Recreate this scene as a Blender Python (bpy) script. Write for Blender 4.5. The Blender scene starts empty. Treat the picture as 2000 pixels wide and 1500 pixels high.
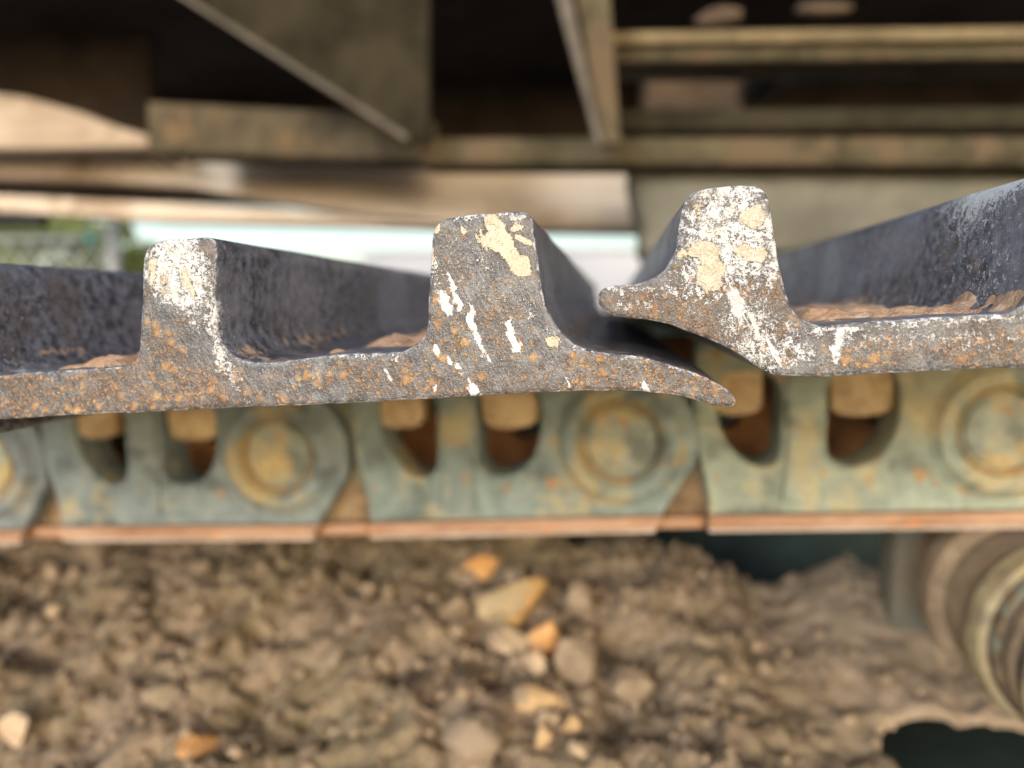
import bpy, bmesh, math, random
import numpy as np
from mathutils import Vector, Matrix, noise as mnoise
from mathutils.geometry import delaunay_2d_cdt

# ------------------------------------------------------------------ camera, sky, sun, exposure
scene = bpy.context.scene
COL = scene.collection
R = math.radians

# Origin: the camera's foot on the plane of the shoe ends is X = 0, Z = 0 is camera height.
# X runs along the track, Y away from the camera, the shoe ends lie in the plane Y = 0.
cam_data = bpy.data.cameras.new('camera')
cam = bpy.data.objects.new('camera', cam_data)
COL.objects.link(cam)
cam.location = (0, -0.166, 0)
cam.rotation_euler = (R(83.915), 0, R(7.802))
cam_data.sensor_width = 36.0
cam_data.lens = 26.0
cam_data.clip_start = 0.01
cam_data.clip_end = 2000
cam_data.dof.use_dof = True
cam_data.dof.focus_distance = 0.167
cam_data.dof.aperture_fstop = 6.8
scene.camera = cam

SUN_ELEV, SUN_AZ = 17.0, -20.0      # azimuth measured from straight behind the camera, negative = from its left
world = bpy.data.worlds.new('World')
scene.world = world
world.use_nodes = True
wn = world.node_tree.nodes
bg = wn.get('Background') or wn.new('ShaderNodeBackground')
sky = wn.new('ShaderNodeTexSky')
sky.sky_type = 'NISHITA'
sky.sun_disc = False
sky.sun_elevation = R(SUN_ELEV)
sky.sun_rotation = R(180 + SUN_AZ)
sky.air_density = 1.0
sky.dust_density = 2.5
sky.altitude = 50
bg.inputs['Strength'].default_value = 0.15
world.node_tree.links.new(sky.outputs[0], bg.inputs['Color'])

sun_data = bpy.data.lights.new('sun', 'SUN')
sun_data.energy = 1.5
sun_data.angle = R(18)
sun_data.color = (1.0, 0.975, 0.94)
sun = bpy.data.objects.new('sun', sun_data)
COL.objects.link(sun)
sdir = Vector((math.sin(R(SUN_AZ)) * math.cos(R(SUN_ELEV)), -math.cos(R(SUN_AZ)) * math.cos(R(SUN_ELEV)), math.sin(R(SUN_ELEV))))
sun.rotation_euler = sdir.to_track_quat('Z', 'Y').to_euler()
sun.location = sdir * 5

vs = scene.view_settings
vs.view_transform = 'Standard'
vs.look = 'None'
vs.exposure = 0.8
vs.gamma = 1.0
vs.use_curve_mapping = False
scene.cycles.use_denoising = True
scene.cycles.max_bounces = 5
scene.cycles.diffuse_bounces = 3
scene.cycles.glossy_bounces = 2

random.seed(7)
rng = np.random.default_rng(7)

# ------------------------------------------------------------------ measured shapes (millimetres)
SHOE_PROFILE = [[-97.85, 19.59], [-97.44, 20.97], [-96.26, 22.08], [-94.34, 22.44], [-90.76, 22.49], [-87.19, 22.92], [-84.26, 24.17], [-82.21, 26.02], [-80.92, 28.14], [-80.18, 30.28], [-79.75, 32.77], [-79.2, 35.68], [-78.67, 38.13], [-77.97, 39.7], [-76.73, 40.9], [-74.89, 41.5], [-72.31, 41.71], [-66.16, 41.73], [-63.02, 41.25], [-61.58, 40.28], [-60.79, 38.83], [-60.52, 37.2], [-60.07, 34.38], [-59.74, 31.14], [-59.3, 28.08], [-58.86, 24.59], [-58.12, 20.85], [-57.36, 17.53], [-56.37, 14.84], [-54.84, 12.89], [-53.08, 11.8], [-51.01, 11.07], [-48.51, 10.87], [-45.8, 11.14], [-30.48, 11.35], [-20.5, 11.38], [-14.02, 11.56], [-13.82, 11.71], [-11.97, 12.24], [-10.51, 13.04], [-9.62, 14.75], [-9.24, 16.72], [-8.42, 21.16], [-7.57, 25.93], [-6.45, 32.86], [-5.87, 36.48], [-5.28, 38.02], [-4.32, 39.29], [-2.72, 40.38], [-0.13, 40.97], [3.45, 41.05], [9.2, 40.97], [11.65, 40.72], [12.86, 39.91], [13.32, 38.2], [12.92, 35.72], [12.46, 32.74], [11.93, 29.16], [11.6, 24.94], [11.43, 21.05], [11.6, 17.86], [12.6, 14.98], [14.46, 12.78], [16.56, 11.56], [18.45, 10.97], [24.63, 10.51], [32.11, 10.83], [39.0, 11.36], [46.76, 11.23], [55.89, 11.07], [58.65, 11.99], [60.83, 13.28], [62.02, 14.63], [62.9, 16.57], [63.29, 20.07], [64.18, 26.88], [64.85, 32.5], [65.39, 36.47], [65.88, 38.15], [66.93, 39.55], [68.78, 40.43], [71.87, 40.75], [75.98, 40.98], [84.1, 40.89], [86.61, 40.68], [87.94, 39.9], [88.54, 38.51], [88.63, 36.26], [88.94, 32.08], [89.36, 27.52], [89.75, 22.61], [90.45, 18.91], [91.78, 16.08], [93.47, 13.57], [95.52, 11.15], [97.84, 9.64], [102.0, 8.49], [109.39, 7.16], [114.03, 5.88], [118.73, 4.15], [123.4, 2.32], [126.83, 0.45], [129.71, -1.67], [130.85, -3.14], [131.03, -4.4], [130.13, -5.26], [128.5, -5.13], [124.26, -3.97], [119.67, -2.5], [114.93, -1.47], [109.02, -0.66], [100.52, -0.19], [93.16, 0.05], [81.46, 0.15], [70.35, -0.08], [57.32, -0.12], [38.57, -0.28], [12.3, 0.07], [-3.39, -0.04], [-14.33, -0.05], [-14.58, 0.0], [-30.57, 0.07], [-40.81, -0.01], [-47.05, -0.09], [-55.46, 0.22], [-59.71, 0.66], [-62.88, 2.16], [-67.09, 5.29], [-72.4, 8.49], [-74.86, 9.75], [-79.38, 11.81], [-82.85, 13.25], [-86.35, 14.24], [-91.1, 15.15], [-94.66, 15.88], [-96.3, 16.89], [-97.58, 18.32]]
SHOE_POSES = [[-301.48, -40.36, 4.202], [-104.03, -25.5, 3.702], [95.17, -12.12, 3.618]]
WEAR_MIDDLE = [["W", 2.63, 34.05, 9.47, 9.86, -3.7, 1.0], ["W", 6.83, 24.64, 5.91, 7.88, -3.7, 0.55], ["W", 11.38, 18.24, 2.09, 9.15, -3.7, 0.7], ["W", 13.78, 7.64, 2.1, 8.12, 26.3, 0.55], ["W", 3.42, 40.87, 9.16, 1.05, -3.7, 0.5], ["C", -3.24, 33.86, 1.19, 4.51, -3.7, 0.9], ["C", 5.06, 31.09, 1.18, 4.46, 8.3, 0.9], ["C", -0.5, 30.01, 1.32, 2.65, -3.7, 0.5], ["R", -40.33, 5.26, 24.22, 5.98, -3.7, 1.0], ["R", -2.33, 20.29, 5.6, 4.8, -3.7, 0.75], ["R", -6.34, 9.31, 8.1, 8.1, -3.7, 0.8], ["R", 0.6, 5.19, 12.05, 6.02, -3.7, 0.8], ["R", -14.96, 5.96, 16.44, 6.17, -3.7, 0.8], ["R", 27.57, 5.09, 21.82, 5.77, -3.7, 0.75], ["R", 52.76, 4.43, 14.8, 4.93, -3.7, 0.75], ["R", 37.91, 6.39, 7.57, 3.78, -3.7, 0.5], ["R", 72.37, 6.39, 15.51, 7.16, -3.7, 0.5], ["R", 67.08, 16.09, 5.99, 9.58, -3.7, 0.4], ["R", 77.9, 17.75, 12.93, 10.58, -3.7, 0.2], ["R", 81.6, 2.38, 21.2, 2.59, -3.7, 0.75], ["R", 99.09, 3.24, 14.87, 5.15, -3.7, 0.75], ["R", 114.83, 1.28, 10.03, 3.9, -3.7, 0.6], ["R", 124.68, -1.49, 7.14, 3.84, -3.7, 1.0], ["R", 69.8, 36.71, 4.72, 3.54, -3.7, 0.4], ["C", 80.59, 36.78, 4.4, 2.32, -63.7, 1.0], ["C", 82.42, 32.9, 5.79, 2.31, -65.7, 1.25], ["C", 84.72, 28.99, 2.77, 2.31, -63.7, 1.25], ["C", 84.36, 37.83, 1.27, 1.04, -3.7, 1.0], ["C", 86.21, 34.31, 1.61, 1.03, -43.7, 0.9], ["C", 67.33, 38.5, 1.3, 1.54, -3.7, 1.0], ["C", 66.05, 32.64, 0.83, 2.85, -3.7, 1.0], ["C", 92.19, 11.35, 2.07, 1.27, -3.7, 1.1], ["C", 72.73, 38.07, 0.59, 1.64, 11.3, 1.0], ["C", 77.9, 34.95, 3.26, 2.1, -43.7, 0.6], ["S", 67.26, 21.68, 1.79, 3.58, 24.3, 1.0], ["S", 70.87, 22.14, 0.71, 4.51, 10.3, 1.05], ["S", 69.53, 26.63, 0.47, 3.56, 21.3, 0.8], ["S", 74.36, 17.74, 0.83, 3.55, 10.3, 1.0], ["S", 75.35, 11.5, 0.71, 5.33, 6.3, 0.8], ["S", 81.44, 14.29, 0.7, 2.34, 11.3, 1.1], ["S", 82.66, 11.43, 0.94, 1.99, 11.3, 1.1], ["S", 65.51, 11.24, 1.2, 1.44, 26.3, 1.1], ["S", 69.37, 6.31, 0.48, 3.6, 26.3, 1.0], ["S", 71.66, 1.46, 1.08, 1.56, 36.3, 1.0], ["S", 73.21, 1.38, 0.36, 2.15, 36.3, 0.9], ["S", 93.68, 3.17, 0.46, 1.96, 26.3, 0.9], ["S", 52.76, 4.43, 0.37, 4.93, 6.3, 0.6], ["S", 111.2, 0.32, 0.9, 1.91, 16.3, 0.9], ["S", 63.79, 4.46, 0.48, 3.63, 6.3, 0.6], ["W", 65.66, 28.98, 1.43, 8.35, -3.7, 0.65], ["W", 75.97, 40.76, 12.81, 0.82, -1.7, 0.7], ["W", 89.2, 30.7, 1.03, 10.31, 4.3, 0.7], ["W", 86.21, 19.53, 2.9, 4.63, -3.7, 0.35], ["W", 82.25, 39.13, 6.92, 2.31, -3.7, 0.35], ["W", 78.83, 31.47, 6.99, 4.66, -43.7, 0.3], ["W", 91.01, 12.91, 3.46, 1.73, -33.7, 0.5], ["W", 109.49, 7.04, 19.06, 0.78, -15.7, 0.6], ["W", 39.64, 11.38, 25.1, 0.88, -0.7, 0.6]]
WEAR_RIGHT = [["W", -68.93, 31.4, 11.2, 12.8, -3.6, 0.82], ["W", -65.79, 12.56, 6.43, 6.43, -3.6, 0.6], ["W", -59.59, 5.0, 8.52, 4.47, -3.6, 0.6], ["W", -46.93, 5.96, 0.94, 5.21, -3.6, 0.75], ["W", -77.38, 21.04, 6.53, 5.44, -3.6, 0.4], ["W", -88.35, 21.77, 8.87, 1.33, -3.6, 0.5], ["W", -69.14, 41.13, 9.55, 1.06, -3.6, 0.8], ["W", -59.49, 28.53, 1.05, 11.56, -11.6, 0.6], ["W", -48.94, 9.91, 6.26, 0.73, -3.6, 0.8], ["W", -25.47, 10.99, 19.99, 0.7, -0.6, 0.7], ["W", -90.72, 18.57, 6.69, 3.35, -3.6, 0.35], ["W", -30.51, 7.21, 22.24, 3.54, -3.6, 0.4], ["C", -74.75, 27.69, 3.89, 2.38, -3.6, 1.1], ["C", -72.97, 23.17, 3.45, 3.24, -23.6, 1.3], ["C", -71.12, 20.63, 1.51, 1.29, -33.6, 1.1], ["C", -63.63, 34.77, 3.16, 2.53, -3.6, 1.2], ["C", -65.14, 26.99, 3.19, 1.38, -11.6, 1.1], ["C", -75.01, 38.06, 2.15, 1.5, -3.6, 0.8], ["S", -67.29, 15.97, 1.29, 4.29, 16.4, 0.9], ["S", -64.72, 12.49, 1.07, 4.28, 16.4, 0.7], ["S", -60.11, 5.58, 0.96, 4.26, 31.4, 0.9], ["S", -56.26, 10.89, 0.95, 3.17, 16.4, 0.8], ["S", -47.34, 6.53, 0.83, 4.17, -7.6, 1.1], ["R", -89.63, 17.93, 6.68, 2.89, -3.6, 0.9], ["R", -81.88, 18.0, 6.59, 4.4, -3.6, 0.75], ["R", -78.75, 13.9, 6.57, 3.29, -23.6, 0.8], ["R", -61.71, 5.67, 11.75, 5.34, -23.6, 0.45], ["R", -60.25, 19.9, 2.64, 4.23, -3.6, 0.8], ["R", -69.86, 19.44, 6.45, 3.23, -3.6, 0.4], ["R", -73.58, 36.1, 4.29, 6.44, -3.6, 0.35], ["R", -42.82, 4.09, 6.21, 3.1, -3.6, 0.95], ["R", -33.58, 4.68, 6.11, 2.85, -3.6, 0.95], ["R", -22.5, 4.61, 5.99, 3.59, -3.6, 1.0], ["R", -11.65, 4.01, 5.87, 3.52, -3.6, 1.0], ["R", -51.15, 3.99, 6.3, 4.2, -3.6, 0.5]]
PINS = [[-355.77, -91.79], [-186.95, -84.31], [4.54, -71.82], [197.73, -61.31]]
FRAME_PARTS = [["gusset", "olive_dark", 1.05, 0.016, 0.003, [[-0.723, 0.639], [-0.736, 0.515], [-0.341, 0.271], [-0.304, 0.27], [-0.3, 0.611]]], ["gusset_lit_edge", "lit_edge", 1.04, 0.03, 0.003, [[-0.736, 0.518], [-0.728, 0.522], [-0.335, 0.275], [-0.342, 0.267]]], ["web_plate", "olive", 1.02, 0.02, 0.003, [[-0.073, 0.581], [-0.064, 0.469], [-0.02, 0.249], [0.007, 0.248], [-0.023, 0.578]]], ["web_lit_edge", "lit_edge", 1.005, 0.03, 0.003, [[-0.101, 0.489], [-0.076, 0.487], [-0.02, 0.243], [-0.03, 0.243]]], ["upper_beam", "olive", 1.15, 0.12, 0.01, [[-0.019, 0.463], [0.816, 0.433], [0.82, 0.382], [-0.018, 0.41]]], ["upper_beam_lip", "tan_lip", 1.13, 0.03, 0.006, [[-0.014, 0.453], [0.804, 0.424], [0.806, 0.405], [-0.014, 0.433]]], ["middle_beam", "olive_dark", 1.2, 0.1, 0.01, [[-0.013, 0.347], [0.858, 0.322], [0.861, 0.286], [-0.013, 0.306]]], ["lower_beam", "olive", 1.12, 0.1, 0.012, [[-0.337, 0.29], [0.811, 0.26], [0.815, 0.211], [-0.338, 0.243]]], ["lower_beam_end", "brown_olive", 1.25, 0.1, 0.012, [[-0.933, 0.407], [-0.356, 0.359], [-0.357, 0.271], [-0.938, 0.304]]], ["grey_side_box", "olive_grey", 1.18, 0.25, 0.02, [[0.02, 0.241], [0.853, 0.216], [0.864, 0.094], [0.348, 0.091], [0.089, 0.076], [0.055, 0.081], [0.043, 0.105], [0.045, 0.14], [0.034, 0.176]]], ["mud_beam", "mudbeam", 1.5, 0.14, 0.012, [[-1.859, 0.388], [-0.228, 0.314], [0.106, 0.301], [0.109, 0.16], [-0.228, 0.169], [-0.584, 0.208], [-0.782, 0.237], [-1.01, 0.279], [-1.356, 0.304], [-1.865, 0.328]]], ["mud_beam_ledge", "mudbeam", 1.5, 0.1, 0.008, [[-1.87, 0.28], [-1.497, 0.27], [-1.012, 0.24], [-0.776, 0.223], [-0.585, 0.201], [-0.217, 0.166], [-0.659, 0.184], [-1.093, 0.2], [-1.873, 0.255]]], ["side_fairing", "mudbeam3", 1.35, 0.08, 0.012, [[-1.674, 0.512], [-1.295, 0.457], [-1.162, 0.42], [-1.079, 0.387], [-1.004, 0.366], [-0.998, 0.336], [-1.691, 0.35]]], ["dark_backdrop", "dark", 2.3, 0.05, 0.01, [[-3.929, 2.413], [2.242, 1.734], [2.399, 0.42], [-4.24, 0.599]]], ["slit_backing", "dark", 1.75, 0.05, 0.01, [[-2.923, 0.41], [-0.669, 0.355], [-0.672, 0.25], [-1.254, 0.285], [-2.934, 0.335]]], ["rear_block", "brown", 1.5, 0.2, 0.02, [[0.053, 0.518], [0.265, 0.511], [0.269, 0.394], [0.055, 0.401]]], ["left_bulkhead", "dark", 1.7, 0.05, 0.01, [[-2.695, 1.408], [-1.18, 1.277], [-1.229, 0.4], [-2.84, 0.443]]]]  # the dark sheets at the back stand in for unlit void

# ------------------------------------------------------------------ helpers
def tag(o, label=None, cat=None, group=None, kind=None):
    if label: o['label'] = label
    if cat: o['category'] = cat
    if group: o['group'] = group
    if kind: o['kind'] = kind
    return o

def empty(name, loc, rot=(0, 0, 0)):
    o = bpy.data.objects.new(name, None)
    o.empty_display_size = 0.02
    o.location = loc
    o.rotation_euler = rot
    COL.objects.link(o)
    return o

def link_mesh(name, me, mat, parent=None, loc=None, rot=None):
    o = bpy.data.objects.new(name, me)
    COL.objects.link(o)
    if mat and not me.materials:
        me.materials.append(mat)
    if parent: o.parent = parent
    if loc: o.location = loc
    if rot: o.rotation_euler = rot
    return o

def mesh_from(name, verts, faces, smooth=True, angle=None):
    me = bpy.data.meshes.new(name)
    me.from_pydata([tuple(v) for v in verts], [], [tuple(f) for f in faces])
    me.update()
    if smooth:
        me.shade_smooth()
        if angle: me.set_sharp_from_angle(angle=R(angle))
    return me

def plate_mesh(name, outer, holes=(), y0=0.0, y1=0.02, bevel=0.002):
    """Polygon in the X-Z plane (metres) with holes, extruded from y0 to y1 with rounded edges."""
    cu = bpy.data.curves.new(name, 'CURVE')
    cu.dimensions = '2D'
    cu.fill_mode = 'BOTH'
    t = y1 - y0
    cu.extrude = max(t / 2 - bevel, 0.0002)
    cu.bevel_depth = bevel
    cu.bevel_resolution = 2
    cu.offset = -bevel
    for loop in [outer] + list(holes):
        sp = cu.splines.new('POLY')
        sp.points.add(len(loop) - 1)
        for p, (x, z) in zip(sp.points, loop):
            p.co = (x, z, 0, 1)
        sp.use_cyclic_u = True
    o = bpy.data.objects.new(name, cu)
    COL.objects.link(o)
    dg = bpy.context.evaluated_depsgraph_get()
    me = bpy.data.meshes.new_from_object(o.evaluated_get(dg))
    bpy.data.objects.remove(o)
    bpy.data.curves.remove(cu)
    n = len(me.vertices)
    co = np.empty(n * 3); me.vertices.foreach_get('co', co); co = co.reshape(-1, 3)
    new = np.stack([co[:, 0], (y0 + y1) / 2 - co[:, 2], co[:, 1]], 1)
    me.vertices.foreach_set('co', new.ravel())
    me.materials.clear()
    me.name = name
    me.update()
    bm = bmesh.new(); bm.from_mesh(me)
    bmesh.ops.remove_doubles(bm, verts=bm.verts, dist=1e-6)
    bmesh.ops.recalc_face_normals(bm, faces=bm.faces)
    bm.to_mesh(me); bm.free()
    me.shade_smooth()
    me.set_sharp_from_angle(angle=R(32))
    return me

def box_mesh(name, sx, sy, sz, bevel=0.003, seg=2):
    bm = bmesh.new()
    bmesh.ops.create_cube(bm, size=1)
    bmesh.ops.scale(bm, vec=(sx, sy, sz), verts=bm.verts)
    if bevel > 0:
        bmesh.ops.bevel(bm, geom=bm.edges[:], offset=bevel, segments=seg, affect='EDGES', profile=0.5)
    me = bpy.data.meshes.new(name)
    bm.to_mesh(me); bm.free()
    me.shade_smooth(); me.set_sharp_from_angle(angle=R(35))
    return me

def lathe_mesh(name, prof, seg=64, angle=28):
    """prof: list of (radius, y); revolved about the Y axis."""
    vs_, fs = [], []
    n = len(prof)
    for i in range(seg):
        a = 2 * math.pi * i / seg
        for r_, y in prof:
            vs_.append((r_ * math.cos(a), y, r_ * math.sin(a)))
    for i in range(seg):
        j = (i + 1) % seg
        for k in range(n - 1):
            fs.append((i * n + k, i * n + k + 1, j * n + k + 1, j * n + k))
    me = mesh_from(name, vs_, fs, False)
    bm = bmesh.new(); bm.from_mesh(me)
    bmesh.ops.remove_doubles(bm, verts=bm.verts, dist=1e-6)
    bmesh.ops.recalc_face_normals(bm, faces=bm.faces)
    bm.to_mesh(me); bm.free()
    me.shade_smooth(); me.set_sharp_from_angle(angle=R(angle))
    return me

def tube_mesh(name, pts, rad, seg=8):
    vs_, fs = [], []
    pts = [Vector(p) for p in pts]
    for i, p in enumerate(pts):
        d = (pts[min(i + 1, len(pts) - 1)] - pts[max(i - 1, 0)]).normalized()
        u = d.cross(Vector((0.31, 0.2, 0.93))).normalized(); v = d.cross(u)
        for k in range(seg):
            a = 2 * math.pi * k / seg
            vs_.append(p + (u * math.cos(a) + v * math.sin(a)) * rad)
    for i in range(len(pts) - 1):
        for k in range(seg):
            fs.append((i * seg + k, i * seg + (k + 1) % seg, (i + 1) * seg + (k + 1) % seg, (i + 1) * seg + k))
    fs.append(tuple(range(seg))[::-1]); fs.append(tuple(range((len(pts) - 1) * seg, len(pts) * seg)))
    return mesh_from(name, vs_, fs, True, 50)

def fbm(x, y, z, octv=4, lac=2.1, gain=0.5):
    s, a, f = 0.0, 1.0, 1.0
    for _ in range(octv):
        s += a * mnoise.noise(Vector((x * f, y * f, z * f)))
        a *= gain; f *= lac
    return s

def smooth01(e0, e1, x):
    t = np.clip((x - e0) / (e1 - e0), 0, 1)
    return t * t * (3 - 2 * t)

# ------------------------------------------------------------------ node helpers
class G:
    def __init__(self, name):
        self.mat = bpy.data.materials.new(name)
        self.mat.use_nodes = True
        self.nt = self.mat.node_tree
        self.bsdf = self.nt.nodes.get('Principled BSDF')
        self.tc = self.nt.nodes.new('ShaderNodeTexCoord')
        self.co = self.tc.outputs['Object']
    def put(self, node, key, v):
        s = node.inputs[key]
        if isinstance(v, bpy.types.NodeSocket): self.nt.links.new(v, s)
        elif isinstance(v, (tuple, list)) and len(v) == 3 and s.type == 'RGBA': s.default_value = (*v, 1)
        else: s.default_value = v
    def noise(self, scale, detail=4, rough=0.55, co=None, dist=0.0, out=0):
        n = self.nt.nodes.new('ShaderNodeTexNoise')
        self.put(n, 'Vector', co or self.co); self.put(n, 'Scale', scale); self.put(n, 'Detail', detail)
        self.put(n, 'Roughness', rough); self.put(n, 'Distortion', dist)
        return n.outputs[out]
    def voro(self, scale, co=None, rnd=1.0):
        n = self.nt.nodes.new('ShaderNodeTexVoronoi')
        self.put(n, 'Vector', co or self.co); self.put(n, 'Scale', scale); self.put(n, 'Randomness', rnd)
        return n.outputs['Distance'], n.outputs['Color']
    def math(self, op, a, b=0.0, clamp=False):
        n = self.nt.nodes.new('ShaderNodeMath'); n.operation = op; n.use_clamp = clamp
        self.put(n, 0, a); self.put(n, 1, b)
        return n.outputs[0]
    def vmath(self, op, a, b):
        n = self.nt.nodes.new('ShaderNodeVectorMath'); n.operation = op
        self.put(n, 0, a); self.put(n, 1, b)
        return n.outputs[0]
    def mapping(self, rot=(0, 0, 0), scale=(1, 1, 1), co=None):
        n = self.nt.nodes.new('ShaderNodeMapping')
        self.put(n, 'Vector', co or self.co); n.inputs['Rotation'].default_value = rot; n.inputs['Scale'].default_value = scale
        return n.outputs[0]
    def step(self, x, lo, hi, a=0.0, b=1.0):
        n = self.nt.nodes.new('ShaderNodeMapRange'); n.interpolation_type = 'SMOOTHSTEP'
        self.put(n, 0, x); self.put(n, 1, lo); self.put(n, 2, hi); self.put(n, 3, a); self.put(n, 4, b)
        return n.outputs[0]
    def mix(self, f, a, b):
        n = self.nt.nodes.new('ShaderNodeMix'); n.data_type = 'RGBA'
        self.put(n, 'Factor', f) if False else self.put(n, 0, f)
        self.put(n, 6, a); self.put(n, 7, b)
        return n.outputs[2]
    def attr(self, name):
        n = self.nt.nodes.new('ShaderNodeAttribute'); n.attribute_name = name
        sp = self.nt.nodes.new('ShaderNodeSeparateColor'); self.nt.links.new(n.outputs['Color'], sp.inputs[0])
        return sp.outputs[0], sp.outputs[1], sp.outputs[2]
    def sepx(self, v):
        sp = self.nt.nodes.new('ShaderNodeSeparateXYZ'); self.put(sp, 0, v)
        return sp.outputs
    def rand(self):
        return self.nt.nodes.new('ShaderNodeObjectInfo').outputs['Random']
    def bump(self, h, strength=0.5, dist=0.001):
        n = self.nt.nodes.new('ShaderNodeBump')
        self.put(n, 'Height', h); n.inputs['Strength'].default_value = strength; n.inputs['Distance'].default_value = dist
        self.nt.links.new(n.outputs[0], self.bsdf.inputs['Normal'])
    def done(self, color, rough=0.7, metal=0.0, spec=0.4):
        self.put(self.bsdf, 'Base Color', color); self.put(self.bsdf, 'Roughness', rough)
        self.put(self.bsdf, 'Metallic', metal); self.put(self.bsdf, 'Specular IOR Level', spec)
        return self.mat

def offset_co(g, v):
    return g.vmath('ADD', g.co, v)

# ------------------------------------------------------------------ materials
def shoe_material(name, seed):
    g = G(name)
    off = offset_co(g, (seed * 0.37, seed * 0.11, seed * 0.53))
    C, W, Ru = g.attr('wear')
    front, edge, streak = g.attr('zone')
    nX = g.noise(3600, 1, 0.5, off)                 # single grains
    nF = g.noise(1400, 3, 0.7, off)
    nM = g.noise(330, 4, 0.62, off)
    nL = g.noise(75, 3, 0.55, off)
    sm = g.mapping((0, 0, 0), (1, 1, 0.10), g.mapping((0, R(24), 0), (1, 1, 1), off))   # scratches lean down to the right
    nS = g.noise(1300, 2, 0.6, sm)
    base = g.mix(g.step(nM, 0.3, 0.72), (0.052, 0.055, 0.064), (0.165, 0.165, 0.172))
    base = g.mix(g.math('MULTIPLY', g.step(nL, 0.42, 0.62), 0.65), base, (0.085, 0.066, 0.054))
    base = g.mix(g.math('MULTIPLY', g.step(nS, 0.52, 0.74), 0.42), base, (0.27, 0.275, 0.285))
    base = g.mix(g.math('MULTIPLY', g.step(g.math('ADD', g.math('MULTIPLY', nF, 0.5), g.math('MULTIPLY', nX, 0.5)), 0.54, 0.64), 0.7), base, (0.40, 0.385, 0.35))
    side = g.mix(g.step(nM, 0.32, 0.68), (0.034, 0.037, 0.052), (0.23, 0.243, 0.300))  # flank colour carries a dark, bluish skylit tone
    side = g.mix(g.math('MULTIPLY', g.step(g.noise(60, 2, 0.6, off), 0.48, 0.68), 0.5), side, (0.13, 0.108, 0.09))
    side = g.mix(g.math('MULTIPLY', g.step(nF, 0.55, 0.68), 0.55), side, (0.36, 0.36, 0.38))
    side = g.mix(g.math('MULTIPLY', g.step(g.noise(24, 3, 0.6, offset_co(g, (1.3, 4.4, seed))), 0.46, 0.66), 0.55), side, g.mix(nM, (0.22, 0.23, 0.28), (0.42, 0.43, 0.49)))
    base = g.mix(front, side, base)
    # rust blooms
    warp = g.nt.nodes.new('ShaderNodeVectorMath'); warp.operation = 'MULTIPLY_ADD'
    g.put(warp, 0, g.noise(700, 2, 0.65, off, out=1)); g.put(warp, 1, (0.0022, 0.0022, 0.0022)); g.put(warp, 2, off)
    wco = warp.outputs[0]
    rust = None
    fz = g.math('MULTIPLY', g.math('SUBTRACT', g.math('ADD', g.math('MULTIPLY', nF, 0.6), g.math('MULTIPLY', nX, 0.4)), 0.5), 0.9)
    for sc, gate, size in ((330, 0.60, 0.40), (760, 0.70, 0.45), (1700, 0.64, 0.46)):
        d, c = g.voro(sc, wco)
        cr = g.sepx(c)
        spot = g.step(g.math('ADD', d, fz), size - 0.26, size + 0.10, 1, 0)
        on = g.step(g.math('SUBTRACT', g.math('MULTIPLY', Ru, gate), cr[0]), -0.03, 0.12)
        s = g.math('MULTIPLY', spot, on)
        rust = s if rust is None else g.math('MAXIMUM', rust, s)
    rcol = g.mix(g.step(nM, 0.35, 0.65), (0.26, 0.135, 0.055), (0.47, 0.275, 0.10))
    rcol = g.mix(g.step(nF, 0.48, 0.66), rcol, (0.56, 0.40, 0.20))
    rcol = g.mix(g.math('MULTIPLY', g.step(nL, 0.4, 0.6), 0.5), rcol, (0.32, 0.165, 0.085))
    col = g.mix(g.math('MULTIPLY', rust, 0.85), base, rcol)
    # white chalky scuffs: grain thresholded by the wear density
    g2 = g.noise(480, 4, 0.75, offset_co(g, (seed * 0.9 + 3.1, 1.7, 0.4)))
    grain = g.math('ADD', g.math('MULTIPLY', nF, 0.30), g.math('MULTIPLY', g2, 0.45))
    grain = g.math('ADD', grain, g.math('MULTIPLY', nX, 0.25))
    thr = g.math('SUBTRACT', 0.625, g.math('MULTIPLY', W, 0.17))
    white = g.step(g.math('SUBTRACT', grain, thr), -0.02, 0.05)
    wcol = g.mix(g.step(nM, 0.35, 0.65), (0.62, 0.645, 0.67), (0.50, 0.49, 0.46))
    wcol = g.mix(g.math('MULTIPLY', g.step(nX, 0.45, 0.65), 0.6), wcol, (0.74, 0.75, 0.76))
    col = g.mix(g.math('MULTIPLY', white, 0.92), col, wcol)
    # scrape marks
    sgrain = g.math('ADD', g.math('MULTIPLY', nS, 0.45), g.math('MULTIPLY', grain, 0.55))
    smask = g.step(g.math('ADD', g.math('MULTIPLY', streak, 0.26), sgrain), 0.60, 0.68)
    smask = g.math('MULTIPLY', smask, g.step(streak, 0.05, 0.35))
    col = g.mix(g.math('MULTIPLY', smask, 0.93), col, (0.68, 0.69, 0.69))
    # cream dried-clay patches
    cm = g.math('ADD', C, g.math('ADD', g.math('MULTIPLY', g.math('SUBTRACT', nM, 0.5), 1.6), g.math('MULTIPLY', g.math('SUBTRACT', grain, 0.5), 2.2)))
    cream = g.math('MULTIPLY', g.step(cm, 0.46, 0.58), g.step(C, 0.10, 0.25))
    ccol = g.mix(g.step(nL, 0.38, 0.62), (0.52, 0.45, 0.33), (0.57, 0.53, 0.46))
    ccol = g.mix(g.step(nF, 0.38, 0.62), ccol, (0.63, 0.56, 0.43))
    ccol = g.mix(g.math('MULTIPLY', g.step(nX, 0.5, 0.62), 0.5), ccol, (0.42, 0.355, 0.255))
    ccol = g.mix(front, g.mix(nM, (0.36, 0.235, 0.155), (0.56, 0.40, 0.285)), ccol)
    col = g.mix(g.math('MULTIPLY', cream, 0.95), col, ccol)
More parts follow.
